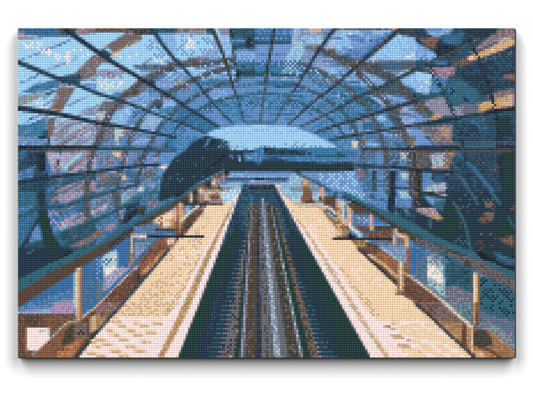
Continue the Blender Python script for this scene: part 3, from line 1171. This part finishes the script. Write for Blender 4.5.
    wgt = np.array([.9, 1.2, .8])
    out = np.zeros((NY, NX), int); buf = small.astype(float).copy()
    for y in range(NY):
        rngx = range(NX) if y % 2 == 0 else range(NX-1, -1, -1); s = 1 if y % 2 == 0 else -1
        for x in rngx:
            v = buf[y, x]; k = int((((pal-v)**2)*wgt).sum(1).argmin()); out[y, x] = k
            e = (v-pal[k])*.72
            if 0 <= x+s < NX: buf[y, x+s] += e*.4375
            if y+1 < NY:
                if 0 <= x-s < NX: buf[y+1, x-s] += e*.1875
                buf[y+1, x] += e*.3125
                if 0 <= x+s < NX: buf[y+1, x+s] += e*.0625
    regc = reg[1::SS, 1::SS]
    return pal[out]*.72+np.clip(small, 0, 1)*.28, regc, names

COL, REG, NAMES = paint(DATA)
root = bpy.data.objects.new('mosaic_picture', None); C.objects.link(root)
BX0, BX1, BY0, BY1 = X0, X1+1.6, Y0+.15, Y1+.75         # board is a touch wider than the tiles at the right and below
root.location = (wx((BX0+BX1)/2), 0, wz(BY1)); root.empty_display_size = .05
root['label'] = 'wide tile mosaic picture of a glass roofed railway station hung on the white wall'
root['category'] = 'mosaic picture'
RL = root.location
def loc(px, y, pz): return (wx(px)-RL.x, y-RL.y, wz(pz)-RL.z)

# board: rounded corners at the right, small bevel round the front
def outline(inset, rad):
    pts = []
    x0, x1, y0, y1 = BX0+inset, BX1-inset, BY0+inset, BY1-inset
    for cx, cy, a0, rr in ((x1, y0, -90, rad), (x1, y1, 0, rad*.6), (x0, y1, 90, rad*.35), (x0, y0, 180, rad*.25)):
        sx = -1 if cx == x1 else 1; sy = 1 if cy == y0 else -1
        for k in range(6):
            t = math.radians(a0+k*18)
            pts.append((cx+sx*rr+rr*math.cos(t), cy+sy*rr+rr*math.sin(t)))
    return pts
yf = -THICK+.0012
rings = [(outline(0, 2.2), 0.0-.0002), (outline(0, 2.2), yf+.0012), (outline(.35, 2.0), yf+.0003), (outline(.8, 1.8), yf)]
vs_, fs_ = [], []
for pts, y in rings: vs_ += [loc(p[0], y, p[1]) for p in pts]
n = len(rings[0][0])
for k in range(len(rings)-1):
    for i in range(n):
        j = (i+1) % n
        fs_.append((k*n+i, (k+1)*n+i, (k+1)*n+j, k*n+j))
fs_.append(tuple(range(n-1, -1, -1))[::-1]); fs_.append(tuple(range(3*n, 4*n))[::-1])
board = mesh_obj('backing_board', vs_, fs_, mb, root)
board['label'] = 'dark backing board whose edge shows as a thin line at the right and below'

def srgb(c): return np.where(c <= .04045, c/12.92, ((c+.055)/1.055)**2.4)
LINCOL = np.clip(srgb(COL)*.94, 0, .93)
prng = np.random.RandomState(3)
def tiles(name, mask, parent, label=None):
    ys, xs = np.nonzero(mask); N = len(xs)
    if not N: return None
    gap, bev = .022, .07
    L = X0+xs*PX+gap*PX; R = X0+(xs+1)*PX-gap*PX; T = Y0+ys*PY+gap*PY; B = Y0+(ys+1)*PY-gap*PY
    jx = prng.normal(0, .025, N); jy = prng.normal(0, .025, N)
    L = L+jx; R = R+jx; T = T+jy; B = B+jy
    hz = prng.normal(0, .00003, N)
    tilt = prng.normal(0, .00002, (N, 4))
    P = np.zeros((N, 12, 3), np.float32)
    base, mid, top = yf+.0001, -THICK+.00035, -THICK
    bx, by = bev*PX, bev*PY
    for k, (x, z, x2, z2) in enumerate(((L, B, L+bx, B-by), (R, B, R-bx, B-by), (R, T, R-bx, T+by), (L, T, L+bx, T+by))):
        P[:, k] = np.stack([wx(x)-RL.x, np.full(N, base), wz(z)-RL.z], 1)
        P[:, 4+k] = np.stack([wx(x)-RL.x, mid+hz, wz(z)-RL.z], 1)
        P[:, 8+k] = np.stack([wx(x2)-RL.x, top+hz+tilt[:, k], wz(z2)-RL.z], 1)
    F = [(8, 9, 10, 11)]
    for k in range(4):
        j = (k+1) % 4
        F.append((4+k, 4+j, 8+j, 8+k)); F.append((k, j, 4+j, 4+k))
    F = np.array(F)
    idx = (F[None]+(np.arange(N)*12)[:, None, None]).reshape(-1).astype(np.int32)
    me = bpy.data.meshes.new(name)
    me.vertices.add(N*12); me.vertices.foreach_set('co', P.reshape(-1))
    me.loops.add(len(idx)); me.loops.foreach_set('vertex_index', idx)
    nf = N*9; me.polygons.add(nf)
    me.polygons.foreach_set('loop_start', np.arange(0, nf*4, 4, dtype=np.int32))
    me.update(calc_edges=True); me.validate()
    at = me.attributes.new('tile_colour', 'FLOAT_COLOR', 'FACE')
    c = np.ones((N, 9, 4), np.float32); c[:, :, :3] = LINCOL[ys, xs][:, None]*prng.normal(1, .02, N)[:, None, None]
    at.data.foreach_set('color', c.reshape(-1))
    me.materials.append(md)
    o = bpy.data.objects.new(name, me); C.objects.link(o); o.parent = parent
    if label: o['label'] = label
    return o
def R(*nm): return np.isin(REG, [NAMES.index(q) for q in nm])
tiles('pictured_roof', R('roof'), root, 'blue and brown tiles showing the curved glass roof and its dark ribs')
tiles('pictured_sky', R('sky'), root, 'pale blue tiles showing the sky in the roof opening')
tiles('pictured_trees', R('trees'), root, 'dark green and navy tiles showing trees beyond the opening')
tiles('pictured_bridge', R('platform_far'), root, 'light blue tiles showing the deck beyond the platform ends')
tiles('pictured_track', R('track'), root, 'dark and striped tiles showing the railway track between platforms')
tiles('pictured_platform', R('platform_left'), root, 'sand coloured tiles showing the platform left of the track')
tiles('pictured_platform', R('platform_right'), root, 'sand coloured tiles showing the platform right of the track')
rl = tiles('pictured_railing', R('railing_left'), root, 'teal handrail and blue glass tiles left of the track')
rr = tiles('pictured_railing', R('railing_right'), root, 'teal handrail and glass tiles right of the track')
tiles('pictured_wall', R('parapet_left'), rl, 'brown tiles showing the low wall left of the track')
tiles('pictured_wall', R('parapet_right'), rr, 'brown tiles showing the low wall right of the track')
tiles('pictured_notice', R('sign_left'), rl, 'pale pink square notice in the lower left corner')
tiles('pictured_notice', R('sign_right'), rr, 'pale notice on the right glass')
tiles('pictured_post', R('post_left'), rl, 'sand and amber post nearest the left edge')
tiles('pictured_post', R('post_mid_left'), rl, 'thin sand coloured post farther along the left railing')
tiles('pictured_post', R('post_right'), rr, 'sand and brown post nearest the right edge')
tiles('pictured_post', R('post_far_right'), rr, 'short thick sand coloured post standing on the right platform edge')
tiles('pictured_post', R('post_mid_right'), rr, 'tiny amber post far along the right railing')
